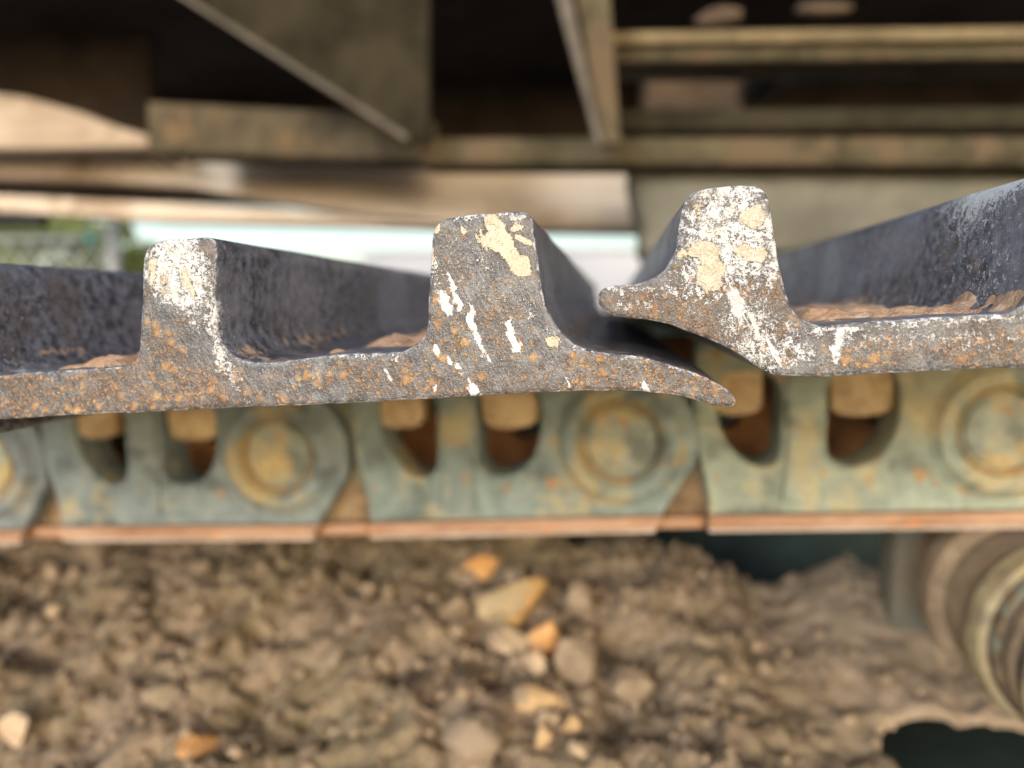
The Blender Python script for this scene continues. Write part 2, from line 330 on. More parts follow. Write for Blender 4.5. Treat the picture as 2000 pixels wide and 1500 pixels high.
    # worn arris with rim light painted into its colour, broken up
    em = g.math('MULTIPLY', g.step(g.math('ADD', g.math('MULTIPLY', edge, 0.22), g.math('MULTIPLY', g2, 0.6)), 0.44, 0.60), g.math('MULTIPLY', edge, 0.85))
    col = g.mix(em, col, (0.72, 0.74, 0.78))
    h = g.math('ADD', g.math('MULTIPLY', nM, 0.4), g.math('MULTIPLY', nF, 0.45))
    h = g.math('ADD', h, g.math('ADD', g.math('MULTIPLY', nX, 0.2), g.math('MULTIPLY', nS, 0.25)))
    h = g.math('ADD', h, g.math('MULTIPLY', cream, 0.8))
    h = g.math('ADD', h, g.math('MULTIPLY', rust, 0.35))
    h = g.math('ADD', h, g.math('MULTIPLY', white, 0.25))
    g.bump(h, 0.9, 0.0006)
    dusty = g.math('MAXIMUM', g.math('MAXIMUM', cream, rust), white)
    rough = g.mix(dusty, g.mix(nM, (0.26, 0.26, 0.26), (0.48, 0.48, 0.48)), (0.9, 0.9, 0.9))
    metal = g.math('MULTIPLY', g.math('SUBTRACT', 1.0, dusty), 0.35)
    return g.done(col, rough, metal, 0.6)

def link_material(name, paint=(0.245, 0.285, 0.262), dust=(0.46, 0.385, 0.21), dust_amt=0.55, rusty=0.1):
    g = G(name)
    wco = offset_co(g, g.nt.nodes.new('ShaderNodeObjectInfo').outputs['Location'])
    n1 = g.noise(22, 5, 0.6, wco); n2 = g.noise(75, 5, 0.65, wco); n3 = g.noise(300, 4, 0.65, wco)
    c = g.mix(g.step(n2, 0.35, 0.7), paint, tuple(v * 1.45 for v in paint))
    c = g.mix(g.math('MULTIPLY', g.step(g.noise(40, 3, 0.6, offset_co(g, (3, 1, 2))), 0.5, 0.68), 0.75), c, tuple(v * 0.5 for v in paint))
    dm = g.step(g.math('ADD', g.math('MULTIPLY', n1, 0.6), g.math('MULTIPLY', n2, 0.4)), 0.60 - 0.2 * dust_amt, 0.72 - 0.2 * dust_amt)
    c = g.mix(g.math('MULTIPLY', dm, 0.85), c, g.mix(g.step(n3, 0.35, 0.65), dust, tuple(v * 0.7 for v in dust)))
    c = g.mix(g.math('MULTIPLY', g.step(g.noise(55, 4, 0.6, offset_co(g, (7, 3, 5))), 0.66 - 0.2 * rusty, 0.74 - 0.2 * rusty), 0.8), c, (0.42, 0.19, 0.055))
    g.bump(g.math('ADD', n2, g.math('MULTIPLY', n3, 0.5)), 0.6, 0.0012)
    return g.done(c, 0.8, 0.0, 0.3)

def simple_noise_material(name, c1, c2, scale=30, c3=None, c3_amt=0.3, bump=0.5, bdist=0.002, rough=0.85, stretch=None, spec=0.25):
    g = G(name)
    co = offset_co(g, g.nt.nodes.new('ShaderNodeObjectInfo').outputs['Location'])
    if stretch: co = g.mapping((0, 0, 0), stretch, co)
    n1 = g.noise(scale, 6, 0.6, co); n2 = g.noise(scale * 5, 4, 0.65, co)
    f = g.math('ADD', g.math('MULTIPLY', n1, 0.7), g.math('MULTIPLY', n2, 0.3))
    c = g.mix(g.step(f, 0.35, 0.65), c1, c2)
    if c3:
        c = g.mix(g.step(g.noise(scale * 0.6, 5, 0.6, offset_co(g, (5, 2, 9))), 0.62 - 0.25 * c3_amt, 0.72 - 0.25 * c3_amt), c, c3)
    g.bump(f, bump, bdist)
    return g.done(c, rough, 0.0, spec)

M = {}
M['link_far'] = simple_noise_material('rusty_inner_link', (0.22, 0.10, 0.045), (0.42, 0.21, 0.085), 30)
M['rail'] = simple_noise_material('worn_rust_rail', (0.28, 0.145, 0.080), (0.44, 0.28, 0.185), 60, (0.55, 0.20, 0.04), 0.15, 0.5, 0.001, 0.6, (0.25, 1, 1), 0.4)
M['rail_edge'] = simple_noise_material('polished_rail_edge', (0.34, 0.26, 0.20), (0.54, 0.46, 0.40), 80, None, 0, 0.3, 0.0006, 0.5, (0.2, 1, 1), 0.5)
M['joint'] = simple_noise_material('rust_dust_joint', (0.13, 0.088, 0.052), (0.30, 0.215, 0.13), 45, (0.23, 0.235, 0.18), 0.55)  # rust dust, darkened to put the lap joint's shading into the colour
M['nut'] = simple_noise_material('clay_caked_bolt', (0.36, 0.255, 0.14), (0.62, 0.475, 0.285), 55, (0.42, 0.25, 0.10), 0.35, 1.0, 0.004)
M['pin'] = link_material('dusty_pin_face', (0.25, 0.275, 0.225), (0.54, 0.40, 0.18), 0.75, 0.35)
M['groove'] = link_material('ochre_rust_groove', (0.20, 0.20, 0.15), (0.44, 0.30, 0.13), 0.9, 0.5)
M['bushing'] = simple_noise_material('dark_bushing_steel', (0.03, 0.025, 0.02), (0.09, 0.06, 0.04), 40)
M['roller'] = simple_noise_material('clay_smeared_roller', (0.20, 0.14, 0.09), (0.42, 0.305, 0.195), 25, (0.34, 0.20, 0.10), 0.25, 0.9, 0.006, 0.85, (1, 1, 1))
M['roller_yellow'] = simple_noise_material('worn_yellow_roller_rim', (0.36, 0.275, 0.15), (0.56, 0.46, 0.28), 30, (0.28, 0.215, 0.15), 0.45, 0.9, 0.005)
M['roller_grey'] = simple_noise_material('grey_roller_groove', (0.12, 0.095, 0.075), (0.25, 0.20, 0.15), 30, (0.40, 0.20, 0.08), 0.15)
M['frame_dark'] = simple_noise_material('shaded_green_frame_paint', (0.012, 0.022, 0.022), (0.022, 0.038, 0.036), 12)  # frame green, darkened so the pocket and gap read as shade
M['olive'] = simple_noise_material('olive_frame_paint', (0.040, 0.033, 0.018), (0.105, 0.086, 0.048), 14, (0.11, 0.078, 0.046), 0.5, 0.8, 0.012, 0.8)
M['lit_edge'] = simple_noise_material('worn_lit_edge', (0.085, 0.072, 0.058), (0.15, 0.13, 0.108), 14)  # pale strip paints the highlight on lit plate edges, plus worn paint
M['olive_edge'] = simple_noise_material('bare_plate_edge', (0.30, 0.26, 0.21), (0.42, 0.37, 0.31), 20)
M['olive_grey'] = simple_noise_material('grey_olive_steel', (0.10, 0.095, 0.075), (0.165, 0.158, 0.125), 7, (0.20, 0.15, 0.095), 0.3, 0.4, 0.004, 0.7)
M['dark'] = simple_noise_material('shadowed_belly_paint', (0.030, 0.022, 0.017), (0.062, 0.046, 0.036), 6)  # near-black brown puts the shade of the void into the colour
M['brown'] = simple_noise_material('brown_muddy_steel', (0.085, 0.06, 0.043), (0.16, 0.115, 0.08), 10, (0.26, 0.15, 0.06), 0.2)
M['mudbeam'] = simple_noise_material('pale_mud_beam', (0.46, 0.375, 0.295), (0.66, 0.57, 0.475), 5, (0.34, 0.26, 0.19), 0.25, 0.6, 0.006, 0.9, (0.35, 1, 1.6))
M['rubber'] = simple_noise_material('black_hose', (0.016, 0.017, 0.02), (0.035, 0.036, 0.04), 20)
M['clay'] = simple_noise_material('dry_clay', (0.46, 0.275, 0.165), (0.62, 0.41, 0.27), 160, (0.66, 0.50, 0.38), 0.3, 1.0, 0.003, 0.95)

def dirt_material():
    g = G('dry_brown_dirt')
    n1 = g.noise(9, 5, 0.6); n2 = g.noise(45, 6, 0.65); n3 = g.noise(220, 4, 0.7)
    c = g.mix(g.step(n2, 0.32, 0.68), (0.11, 0.079, 0.055), (0.33, 0.25, 0.177))
    c = g.mix(g.math('MULTIPLY', g.step(n1, 0.42, 0.62), 0.6), c, (0.21, 0.168, 0.095))
    c = g.mix(g.math('MULTIPLY', g.step(n3, 0.55, 0.72), 0.6), c, (0.48, 0.39, 0.295))
    # paler, pinker clay towards the roller
    x = g.sepx(g.co)[0]
    pale = g.math('MULTIPLY', g.step(g.math('ADD', x, g.math('MULTIPLY', g.math('SUBTRACT', n1, 0.5), 0.12)), 0.09, 0.16), 0.6)
    c = g.mix(pale, c, g.mix(n2, (0.30, 0.225, 0.155), (0.46, 0.365, 0.265)))
    g.bump(g.math('ADD', n2, g.math('MULTIPLY', n3, 0.5)), 0.8, 0.004)
    return g.done(c, 0.95, 0, 0.15)
M['dirt'] = dirt_material()

def stone_material(name, a, b, c=None):
    return simple_noise_material(name, a, b, 45, c or (0.27, 0.21, 0.15), 0.55, 0.8, 0.003, 0.95)
M['stone_ochre'] = stone_material('ochre_stone', (0.36, 0.215, 0.075), (0.60, 0.39, 0.16), (0.36, 0.28, 0.17))
M['stone_orange'] = stone_material('orange_stone', (0.42, 0.19, 0.06), (0.64, 0.36, 0.14), (0.44, 0.31, 0.20))
M['stone_tan'] = stone_material('tan_stone', (0.42, 0.28, 0.14), (0.60, 0.42, 0.235))
M['stone_grey'] = stone_material('grey_stone', (0.17, 0.128, 0.088), (0.30, 0.23, 0.16))
M['stone_pale'] = stone_material('pale_stone', (0.36, 0.265, 0.17), (0.54, 0.42, 0.29))

# ------------------------------------------------------------------ the far ground
gm = G('pale_yard_ground')
gn = gm.noise(0.6, 6, 0.6)
gm.bump(gm.noise(6, 5, 0.6), 0.4, 0.03)
gcol = gm.mix(gm.step(gn, 0.35, 0.65), (0.24, 0.19, 0.14), (0.36, 0.30, 0.23))
ground_mat = gm.done(gcol, 0.95, 0, 0.15)
GZ = -0.95
S = 900
ground = link_mesh('ground', mesh_from('ground', [(-S, -S, GZ), (S, -S, GZ), (S, S, GZ), (-S, S, GZ)], [(0, 1, 2, 3)], False), ground_mat)
tag(ground, 'dry pale earth of the yard', None, None, 'structure')

# ------------------------------------------------------------------ track shoes
def catmull(pts, spacing):
    pts = np.array(pts, float); n = len(pts); out = []
    for i in range(n):
        p0, p1, p2, p3 = pts[i - 1], pts[i], pts[(i + 1) % n], pts[(i + 2) % n]
        # centripetal knots keep tight corners from overshooting
        def kn(t, a, b): return t + max(np.linalg.norm(b - a), 1e-6) ** 0.5
        t0 = 0; t1 = kn(t0, p0, p1); t2 = kn(t1, p1, p2); t3 = kn(t2, p2, p3)
        m_ = max(int(np.linalg.norm(p2 - p1) / spacing * 3), 3)
        for t in np.linspace(t1, t2, m_, endpoint=False):
            A1 = (t1 - t) / (t1 - t0) * p0 + (t - t0) / (t1 - t0) * p1
            A2 = (t2 - t) / (t2 - t1) * p1 + (t - t1) / (t2 - t1) * p2
            A3 = (t3 - t) / (t3 - t2) * p2 + (t - t2) / (t3 - t2) * p3
            B1 = (t2 - t) / (t2 - t0) * A1 + (t - t0) / (t2 - t0) * A2
            B2 = (t3 - t) / (t3 - t1) * A2 + (t - t1) / (t3 - t1) * A3
            out.append((t2 - t) / (t2 - t1) * B1 + (t - t1) / (t2 - t1) * B2)
    out = np.array(out)
    seg = np.linalg.norm(np.roll(out, -1, 0) - out, axis=1)
    s = np.concatenate([[0], np.cumsum(seg)])
    L = s[-1]; m_ = int(L / spacing)
    u = np.linspace(0, L, m_, endpoint=False)
    closed = np.vstack([out, out[:1]])
    res = np.stack([np.interp(u, s, closed[:, k]) for k in (0, 1)], 1)
    for _ in range(3):
        res = 0.25 * np.roll(res, 1, 0) + 0.5 * res + 0.25 * np.roll(res, -1, 0)
    return res

PROFILE = catmull(SHOE_PROFILE, 0.55)          # clockwise from the left lip, seen from the camera (mm)
def loop_normals(p):
    t = np.roll(p, -1, 0) - np.roll(p, 1, 0)
    t /= np.linalg.norm(t, axis=1)[:, None]
    return np.stack([-t[:, 1], t[:, 0]], 1)     # outward for a clockwise loop
area = 0.5 * np.sum(PROFILE[:, 0] * np.roll(PROFILE[:, 1], -1) - np.roll(PROFILE[:, 0], -1) * PROFILE[:, 1])
if area > 0: PROFILE = PROFILE[::-1].copy()

def top_surface(x):
    """height of the shoe's upper surface at local x (mm), from the profile"""
    a, b = PROFILE, np.roll(PROFILE, -1, 0)
    best = -1e9
    m_ = (np.minimum(a[:, 0], b[:, 0]) <= x) & (np.maximum(a[:, 0], b[:, 0]) >= x)
    for p, q in zip(a[m_], b[m_]):
        t = 0 if abs(q[0] - p[0]) < 1e-9 else (x - p[0]) / (q[0] - p[0])
        best = max(best, p[1] + t * (q[1] - p[1]))
    return best

def point_in(poly, pts):
    x, y = pts[:, 0], pts[:, 1]; ins = np.zeros(len(pts), bool)
    x1, y1 = poly[:, 0], poly[:, 1]; x2, y2 = np.roll(x1, -1), np.roll(y1, -1)
    for i in range(len(poly)):
        c = (y1[i] > y) != (y2[i] > y)
        with np.errstate(divide='ignore', invalid='ignore'):
            ins ^= c & (x < (x2[i] - x1[i]) * (y - y1[i]) / (y2[i] - y1[i]) + x1[i])
    return ins

def wear_fields(pts, wear):
    out = {k: np.zeros(len(pts)) for k in 'CWRS'}
    wp = np.array([(2.2 * fbm(p[0] * 0.13, p[1] * 0.13, 1.7, 2) + 0.9 * fbm(p[0] * 0.5, p[1] * 0.5, 4.2, 2),
                    2.2 * fbm(p[0] * 0.13, p[1] * 0.13, 7.7, 2) + 0.9 * fbm(p[0] * 0.5, p[1] * 0.5, 9.2, 2)) for p in pts])
    pts = pts + wp * 0.75
    for t, cx, cz, rx, rz, ang, w in wear:
        a = R(ang); dx, dz = pts[:, 0] - cx, pts[:, 1] - cz
        u = dx * math.cos(a) + dz * math.sin(a); v = -dx * math.sin(a) + dz * math.cos(a)
        d = np.sqrt((u / rx) ** 2 + (v / rz) ** 2)
        f = w * smooth01(1.35, 0.55, d)
        out[t] = np.maximum(out[t], f) if t in 'CS' else 1 - (1 - out[t]) * (1 - np.clip(f, 0, 1))
    for i_, p in enumerate(pts):
        out['R'][i_] *= np.clip(0.85 + 1.3 * fbm(p[0] * 0.10, p[1] * 0.07, 12.3, 3), 0.12, 1.5)
    return out

LEN = 600.0
def nor_z(verts, n):
    out = np.zeros(len(verts)); nz_ = loop_normals(PROFILE)[:, 1]
    k = (len(verts) // n) * n
    out[:k] = np.tile(nz_, len(verts) // n)
    return out
def build_shoe(idx, pose, wear, label, seed, base_rust=0.10, base_white=0.14):
    ox, oz, ang = pose
    root = empty('track_shoe', (ox / 1000, 0, oz / 1000), (0, R(-ang), 0))
    tag(root, label, 'track shoe', 'track shoes of the upper run')
    n = len(PROFILE); nor = loop_normals(PROFILE)
    # small chips and casting unevenness along the arris
    jit = np.array([fbm(p[0] * 0.25 + seed * 9, p[1] * 0.25, 0.3, 3) for p in PROFILE]) * 0.16
    bev = 0.8
    rings = []                                   # (inset, y)
    rings.append((bev + 0.5, 0.0)); rings.append((bev, 0.0))
    for k in (1, 2, 3):
        a = math.pi / 2 * k / 3
        rings.append((bev * (1 - math.sin(a)), bev * (1 - math.cos(a))))
    ys = [4, 8, 14, 22, 32, 45, 60, 80, 105, 140, 190, 260, 350, 460, LEN]
    for y in ys: rings.append((0.0, y))
    verts, zone, fy = [], [], []
    for ri, (ins, y) in enumerate(rings):
        j = jit * (1.0 if y < 20 else 0.5)
        if y >= 4:
            j = j + np.array([fbm(p[0] * 0.05, y * 0.03 + seed, p[1] * 0.05, 2) for p in PROFILE]) * 0.25 * min(1, y / 30)
        P_ = PROFILE + nor * (j - ins)[:, None]
        verts.append(np.stack([P_[:, 0], np.full(n, y), P_[:, 1]], 1))
        fr = 1.0 if y <= 0 else max(0.0, 1 - y / 0.8)
        ed = [0.0, 0.15, 0.8, 1.0, 0.7][ri] if ri < 5 else (0.1 if y <= 4 else 0.0)
        zone.append(np.stack([np.full(n, fr), np.full(n, ed)], 1))
    verts = np.vstack(verts); zone = np.vstack(zone)
    faces = []
    for ri in range(len(rings) - 1):
        for i in range(n):
            k = (i + 1) % n
            faces.append((ri * n + i, ri * n + k, (ri + 1) * n + k, (ri + 1) * n + i))
    # front face: triangulated with interior points so wear can be stored on it
    b2 = verts[:n][:, [0, 2]]
    gx = np.arange(b2[:, 0].min(), b2[:, 0].max(), 1.0); gz = np.arange(b2[:, 1].min(), b2[:, 1].max(), 1.0)
    GX, GZ_ = np.meshgrid(gx, gz); gp = np.stack([GX.ravel(), GZ_.ravel()], 1)
    gp[:, 0] += (np.arange(len(gp)) // len(gx) % 2) * 0.5
    gp = gp[point_in(PROFILE - nor * (bev + 1.3), gp)]
    allp = [Vector(p) for p in b2] + [Vector(p) for p in gp]
    v2, e2, f2, ov, oe, of = delaunay_2d_cdt(allp, [], [list(range(n))], 1, 1e-5)
    vmap = {}
    extra = []
    for vi, (co_, orig) in enumerate(zip(v2, ov)):
        o0 = orig[0] if orig else -1
        if 0 <= o0 < n: vmap[vi] = o0
        else:
            vmap[vi] = len(verts) + len(extra)
            extra.append((co_.x, 0.0, co_.y))
    extra = np.array(extra)
    # the sawn end is not dead flat: shallow dents
    extra[:, 1] += np.array([fbm(p[0] * 0.06 + seed, 3.3, p[2] * 0.06, 3) for p in extra]) * 0.22
    for f in f2:
        faces.append(tuple(vmap[v] for v in f))
    verts = np.vstack([verts, extra]); zone = np.vstack([zone, np.stack([np.ones(len(extra)), np.zeros(len(extra))], 1)])
    nb = (len(rings) - 1) * n
    faces.append(tuple(range(nb, nb + n)))
    me = bpy.data.meshes.new('shoe_body')
    me.from_pydata([tuple(v) for v in verts / 1000.0], [], faces)
    bm = bmesh.new(); bm.from_mesh(me); bmesh.ops.recalc_face_normals(bm, faces=bm.faces); bm.to_mesh(me); bm.free()
    me.shade_smooth(); me.set_sharp_from_angle(angle=R(50))
    # wear stored on vertices: R clay, G white scuff, B rust
    pts = verts[:, [0, 2]]; y = verts[:, 1]
    wf = wear_fields(pts, wear)
    onfront = np.clip(1 - y / 6.0, 0, 1)
    hgt = pts[:, 1]
    rust = np.where(y < 6, np.clip(wf['R'] + base_rust, 0, 1), max(0.10, base_rust * 1.4 - 0.1))
    white = wf['W'] * onfront + base_white
    clay = wf['C'] * onfront
    smear = np.array([fbm(p[0] * 0.06, p[1] * 0.03 + seed * 5, p[2] * 0.12, 3) for p in verts])
    clay = clay + (1 - onfront) * np.clip(0.15 + smear * 0.9, 0, 1) * smooth01(25, 12, hgt) * smooth01(1, 8, hgt) * (nor_z(verts, n) > -0.2)
    # flanks: chalk on the upper edges, thin dust low down
    flank = 1 - onfront
    nz = np.array([fbm(p[0] * 0.03, p[1] * 0.02 + seed * 3, p[2] * 0.04, 3) for p in verts])
    white = white + flank * (0.22 * smooth01(38, 60, hgt) + 0.48 * np.clip(nz, 0, 1) + 0.10 * smooth01(16, 11, hgt))
    if wear is WEAR_RIGHT:                        # bright chalk smear on the flank of the middle grouser
        d = np.abs((pts[:, 1] - 48) + (y - 14) * 0.42)
        sm = smooth01(16, 2, d) * smooth01(60, 25, y) * smooth01(-12, -2, pts[:, 0])
        white = white + flank * sm * 1.4 + flank * 0.55 * smooth01(28, 50, hgt) * smooth01(90, 20, y)
    if wear is WEAR_MIDDLE:
        sm = smooth01(30, 8, y) * smooth01(35, 52, hgt)
        white = white + flank * sm * 0.45
    ca = me.color_attributes.new('wear', 'FLOAT_COLOR', 'POINT')
    ca.data.foreach_set('color', np.stack([clay, np.clip(white, 0, 1.4), rust, np.ones(len(verts))], 1).astype(np.float32).ravel())
    cb = me.color_attributes.new('zone', 'FLOAT_COLOR', 'POINT')
    cb.data.foreach_set('color', np.stack([zone[:, 0], zone[:, 1], np.clip(wf['S'] * onfront, 0, 1.2), np.ones(len(verts))], 1).astype(np.float32).ravel())
    body = link_mesh('shoe_body', me, shoe_material('weathered_shoe_steel', seed), root)
    return root

WEAR_LEFT = [w for w in WEAR_MIDDLE if w[0] == 'R']
shoes = [
    build_shoe(0, SHOE_POSES[0], WEAR_LEFT, 'rusty brown track shoe whose lip tucks under the white-smudged shoe', 3, 0.5),
    build_shoe(1, SHOE_POSES[1], WEAR_MIDDLE, 'dark steel track shoe with rust spots, chalky middle grouser and a drooping pointed lip', 1),
    build_shoe(2, SHOE_POSES[2], WEAR_RIGHT, 'track shoe with cream clay patches on its grouser and blunt lip riding over its neighbour', 2, 0.14, 0.2),
]

# dried clay lying in the troughs of the shoes
def clay_patch(shoe, x0, x1, y0, y1, hmax, seed, label, lift=0.0, climb=None):
    step = 1.2
    xs = np.arange(x0, x1, step); ysr = np.concatenate([np.arange(y0, min(y1, y0 + 40), 1.4), np.arange(min(y1, y0 + 40), y1, 3.0)])
    H = np.zeros((len(ysr), len(xs))); T = np.array([top_surface(x) for x in xs])
    for j, yv in enumerate(ysr):
        for i, xv in enumerate(xs):
            u = (xv - x0) / (x1 - x0); v = (yv - y0) / (y1 - y0)
            m_ = min(u, 1 - u, v * 1.6, (1 - v) * 1.2) * 3.2
            e = fbm(xv * 0.07, yv * 0.05, seed, 4)
            H[j, i] = hmax * (min(1, m_) - 0.55 + 0.75 * e) + (climb(u, v) if climb else 0) + 0.75 * fbm(xv * 0.35, yv * 0.35, seed, 4)
    verts, faces, idx = [], [], {}
    for j in range(len(ysr)):
        for i in range(len(xs)):
            idx[(j, i)] = len(verts)
            verts.append((xs[i] / 1000, ysr[j] / 1000, (T[i] + max(H[j, i], -0.6)) / 1000))
    for j in range(len(ysr) - 1):
        for i in range(len(xs) - 1):
            q = [(j, i), (j, i + 1), (j + 1, i + 1), (j + 1, i)]
            if max(H[a] for a in q) > -0.1: faces.append([idx[a] for a in q])
    me = mesh_from('dried_clay', verts, faces)
    bm = bmesh.new(); bm.from_mesh(me)
    bmesh.ops.delete(bm, geom=[v for v in bm.verts if not v.link_faces], context='VERTS')
    bm.to_mesh(me); bm.free(); me.shade_smooth()
    o = link_mesh('dried_clay', me, M['clay'], None, shoe.location, shoe.rotation_euler)
    tag(o, label, 'dried clay', 'dried clay in the shoe troughs')
    return o

clay_patch(shoes[1], -54, -9.0, 2.0, 190, 4.6, 1.3, 'pinkish dry clay heaped against the flank of the chalky grouser', climb=lambda u, v: 5.0 * u * u * (1 - v) - 0.9)
clay_patch(shoes[1], 22, 64, 5, 230, 4.6, 4.1, 'thin tan clay crust between the two grousers of the dark shoe', climb=lambda u, v: -0.4)
clay_patch(shoes[2], -60, -8.6, 0.8, 150, 4.2, 8.2, 'crumbly orange-tan clay in the trough of the cream-patched shoe', climb=lambda u, v: 12.0 * max(0, u - 0.6) * max(0, 0.6 - v) - 0.6)

# ------------------------------------------------------------------ chain links
YL = 0.225
MM = 0.001
def arc(cx, cz, r, a0, a1, n=14):
    return [(cx + r * math.cos(R(a0 + (a1 - a0) * i / (n - 1))), cz + r * math.sin(R(a0 + (a1 - a0) * i / (n - 1)))) for i in range(n)]
def mmp(pts, dx=0): return [((x + dx) * MM, z * MM) for x, z in pts]
def rounded(pts, spacing=1.2): return [tuple(p) for p in catmull(pts, spacing)]

def build_link(pin, ang, wdx, label, lm):
    root = empty('track_link', (pin[0] * MM, 0, pin[1] * MM), (0, R(-ang), 0))
    tag(root, label, 'track link', 'track links under the shoes')
    # front plate: pin end on the right, cut away on the left where it laps the next link
    outer = [(-146, 50), (-148.5, 20), (-148, 4), (-146.5, -8), (-144, -20), (-142, -32), (-142, -41)] + [(20, -41), (35.5, -19)] + arc(0, 0, 40.5, -24, 62, 20) + [(16, 46), (8, 50)]
    wl = rounded([(-99.5 + wdx, 26), (-100 + wdx, 8), (-100.5 + wdx, -7), (-103 + wdx, -13.5), (-109 + wdx, -16), (-117 + wdx, -13.5), (-124 + wdx, -6), (-129 + wdx, 3), (-131 + wdx, 12), (-131 + wdx, 26), (-126 + wdx, 33), (-106 + wdx, 33)])
    wr = rounded([(-76 + wdx, 26), (-76.5 + wdx, 8), (-77 + wdx, -7), (-74.5 + wdx, -13.5), (-68 + wdx, -16.5), (-59 + wdx, -16), (-51 + wdx, -11), (-46 + wdx, -4), (-43 + wdx, 6), (-43 + wdx, 26), (-48 + wdx, 33), (-70 + wdx, 33)])
    front = link_mesh('link_plate', plate_mesh('link_plate', mmp(outer), [mmp(wl), mmp(wr)], YL, YL + 0.030, 0.0025), lm[0], root)
    # recessed lap end, rusty where the neighbour rubs on it
    link_mesh('lap_end', plate_mesh('lap_end', mmp([(-136, 34), (-136, -43.2), (-176, -43.4), (-181, -38), (-186, -26)] + arc(-192, 0, 30, -60, 60, 8)[::1] + [(-170, 34)]), [], YL + 0.012, YL + 0.040, 0.002), M['joint'], root)
    link_mesh('lap_rail', plate_mesh('lap_rail', mmp([(-143.5, -43.6), (-177, -43.6), (-174, -50.4), (-143.5, -50.4)]), [], YL + 0.007, YL + 0.040, 0.0015), M['rail'], root)
    # rail: rusty band with a bright polished lower edge
    link_mesh('rail', plate_mesh('rail', mmp([(-142.5, -41.2), (20.5, -41.2), (17, -48.0), (-143, -48.0)]), [], YL - 0.0015, YL + 0.040, 0.0012), M['rail'], root)
    link_mesh('rail_edge', plate_mesh('rail_edge', mmp([(-143, -48.2), (16.8, -48.2), (15.5, -50.6), (-142, -50.6)]), [], YL + 0.0005, YL + 0.040, 0.001), M['rail_edge'], root)
    # strengthening post between the windows, standing a little proud
    link_mesh('window_post', plate_mesh('window_post', mmp([(-97 + wdx, 48), (-97 + wdx, -4), (-101 + wdx, -34), (-80 + wdx, -36), (-79 + wdx, -4), (-79 + wdx, 48)]), [], YL - 0.0022, YL + 0.004, 0.0021), lm[0], root)
    # pin boss
    link_mesh('boss', lathe_mesh('boss', [(38 * MM, YL + 0.001), (34 * MM, YL - 0.0008), (32 * MM, YL - 0.0022), (30 * MM, YL - 0.0044), (26 * MM, YL - 0.0050), (23.5 * MM, YL - 0.0046), (22.2 * MM, YL - 0.0020), (21.2 * MM, YL + 0.003)]), lm[1], root)
    pin_o = link_mesh('pin', lathe_mesh('pin', [(0.0, YL - 0.0005), (7 * MM, YL - 0.0002), (15 * MM, YL - 0.0022), (17.6 * MM, YL - 0.0015), (18.6 * MM, YL + 0.001), (18.6 * MM, YL + 0.15), (0.0, YL + 0.15)]), M['pin'], root)
    link_mesh('pin_groove', lathe_mesh('pin_groove', [(22.6 * MM, YL - 0.003), (21.6 * MM, YL - 0.0042), (20.2 * MM, YL - 0.0032), (19.2 * MM, YL + 0.0005), (18.4 * MM, YL + 0.0022)]), M['groove'], root)
    link_mesh('bushing', lathe_mesh('bushing', [(0.02, YL + 0.03), (0.027, YL + 0.03), (0.027, YL + 0.12), (0.02, YL + 0.12)], 40), M['bushing'], root)
    # bolt heads in the windows
    for cx, w, zb in ((-120.5 + wdx, 26, 11.0), (-59 + wdx, 31, 8.5)):
        h = 40 - zb
        sh = rounded([(-w / 2, 18), (-w / 2 - 0.3, 0), (-w / 2 + 0.5, -h + 20 + 4), (-w / 2 + 4, -h + 20 + 0.8), (0, -h + 20 - 0.4), (w / 2 - 4, -h + 20 + 1.0), (w / 2 - 0.4, -h + 20 + 4), (w / 2, 0), (w / 2 - 0.4, 18), (w / 2 - 3, 20), (-w / 2 + 3, 20)], 1.5)
        link_mesh('bolt_head', plate_mesh('bolt_head', [((x + cx) * MM, (z + 20) * MM + (zb - 9) * 0) for x, z in sh], [], YL + 0.004, YL + 0.034, 0.003), M['nut'], root)
    # the twin plate on the far side of the chain
    far_outer = [(-180, 48), (-180, -20), (-165, -50), (18, -50), (34, -20)] + arc(0, 0, 40.5, -24, 62, 12) + [(8, 50)]
    link_mesh('far_link_plate', plate_mesh('far_link_plate', mmp(far_outer), [mmp(wl), mmp(wr)], YL + 0.12, YL + 0.15, 0.002), M['link_far'], root)
    return root

p0, p1, p2, p3 = PINS
p0 = [-374.0, -95.5]; p3 = [191.0, -61.6]; p4 = [382, -52]
def ang_of(a, b): return math.degrees(math.atan2(b[1] - a[1], b[0] - a[0]))
def link_set(n, paint, dust, amt, rusty):
    return (link_material('link_paint_' + n, paint, dust, amt, rusty), link_material('boss_paint_' + n, paint, dust, amt + 0.2, rusty + 0.1))
ochre = (0.47, 0.37, 0.18)
links = [  # per-link paint also carries the sunlit right end and dimmer bluish left
    build_link(p0, 3.6, 0, 'grey-green track link whose boss is half cut by the rusty lap joint of its neighbour', link_set('slate', (0.15, 0.175, 0.18), (0.33, 0.30, 0.22), 0.25, 0.05)),
    build_link(p1, ang_of(p0, p1) - 0.6, 5, 'bluish grey track link with two clay-topped bolts and an ochre-smeared pin face', link_set('blue_grey', (0.17, 0.205, 0.205), ochre, 0.38, 0.08)),
    build_link(p2, ang_of(p1, p2), 0, 'grey-green track link with a ringed rusty pin and orange rust inside its windows', link_set('green_grey', (0.18, 0.222, 0.205), (0.49, 0.385, 0.19), 0.5, 0.18)),
    build_link(p3, ang_of(p2, p3), -5, 'olive grey track link above the carrier roller with the largest windows', link_set('olive_grey', (0.235, 0.275, 0.225), (0.50, 0.42, 0.24), 0.56, 0.18)),
]

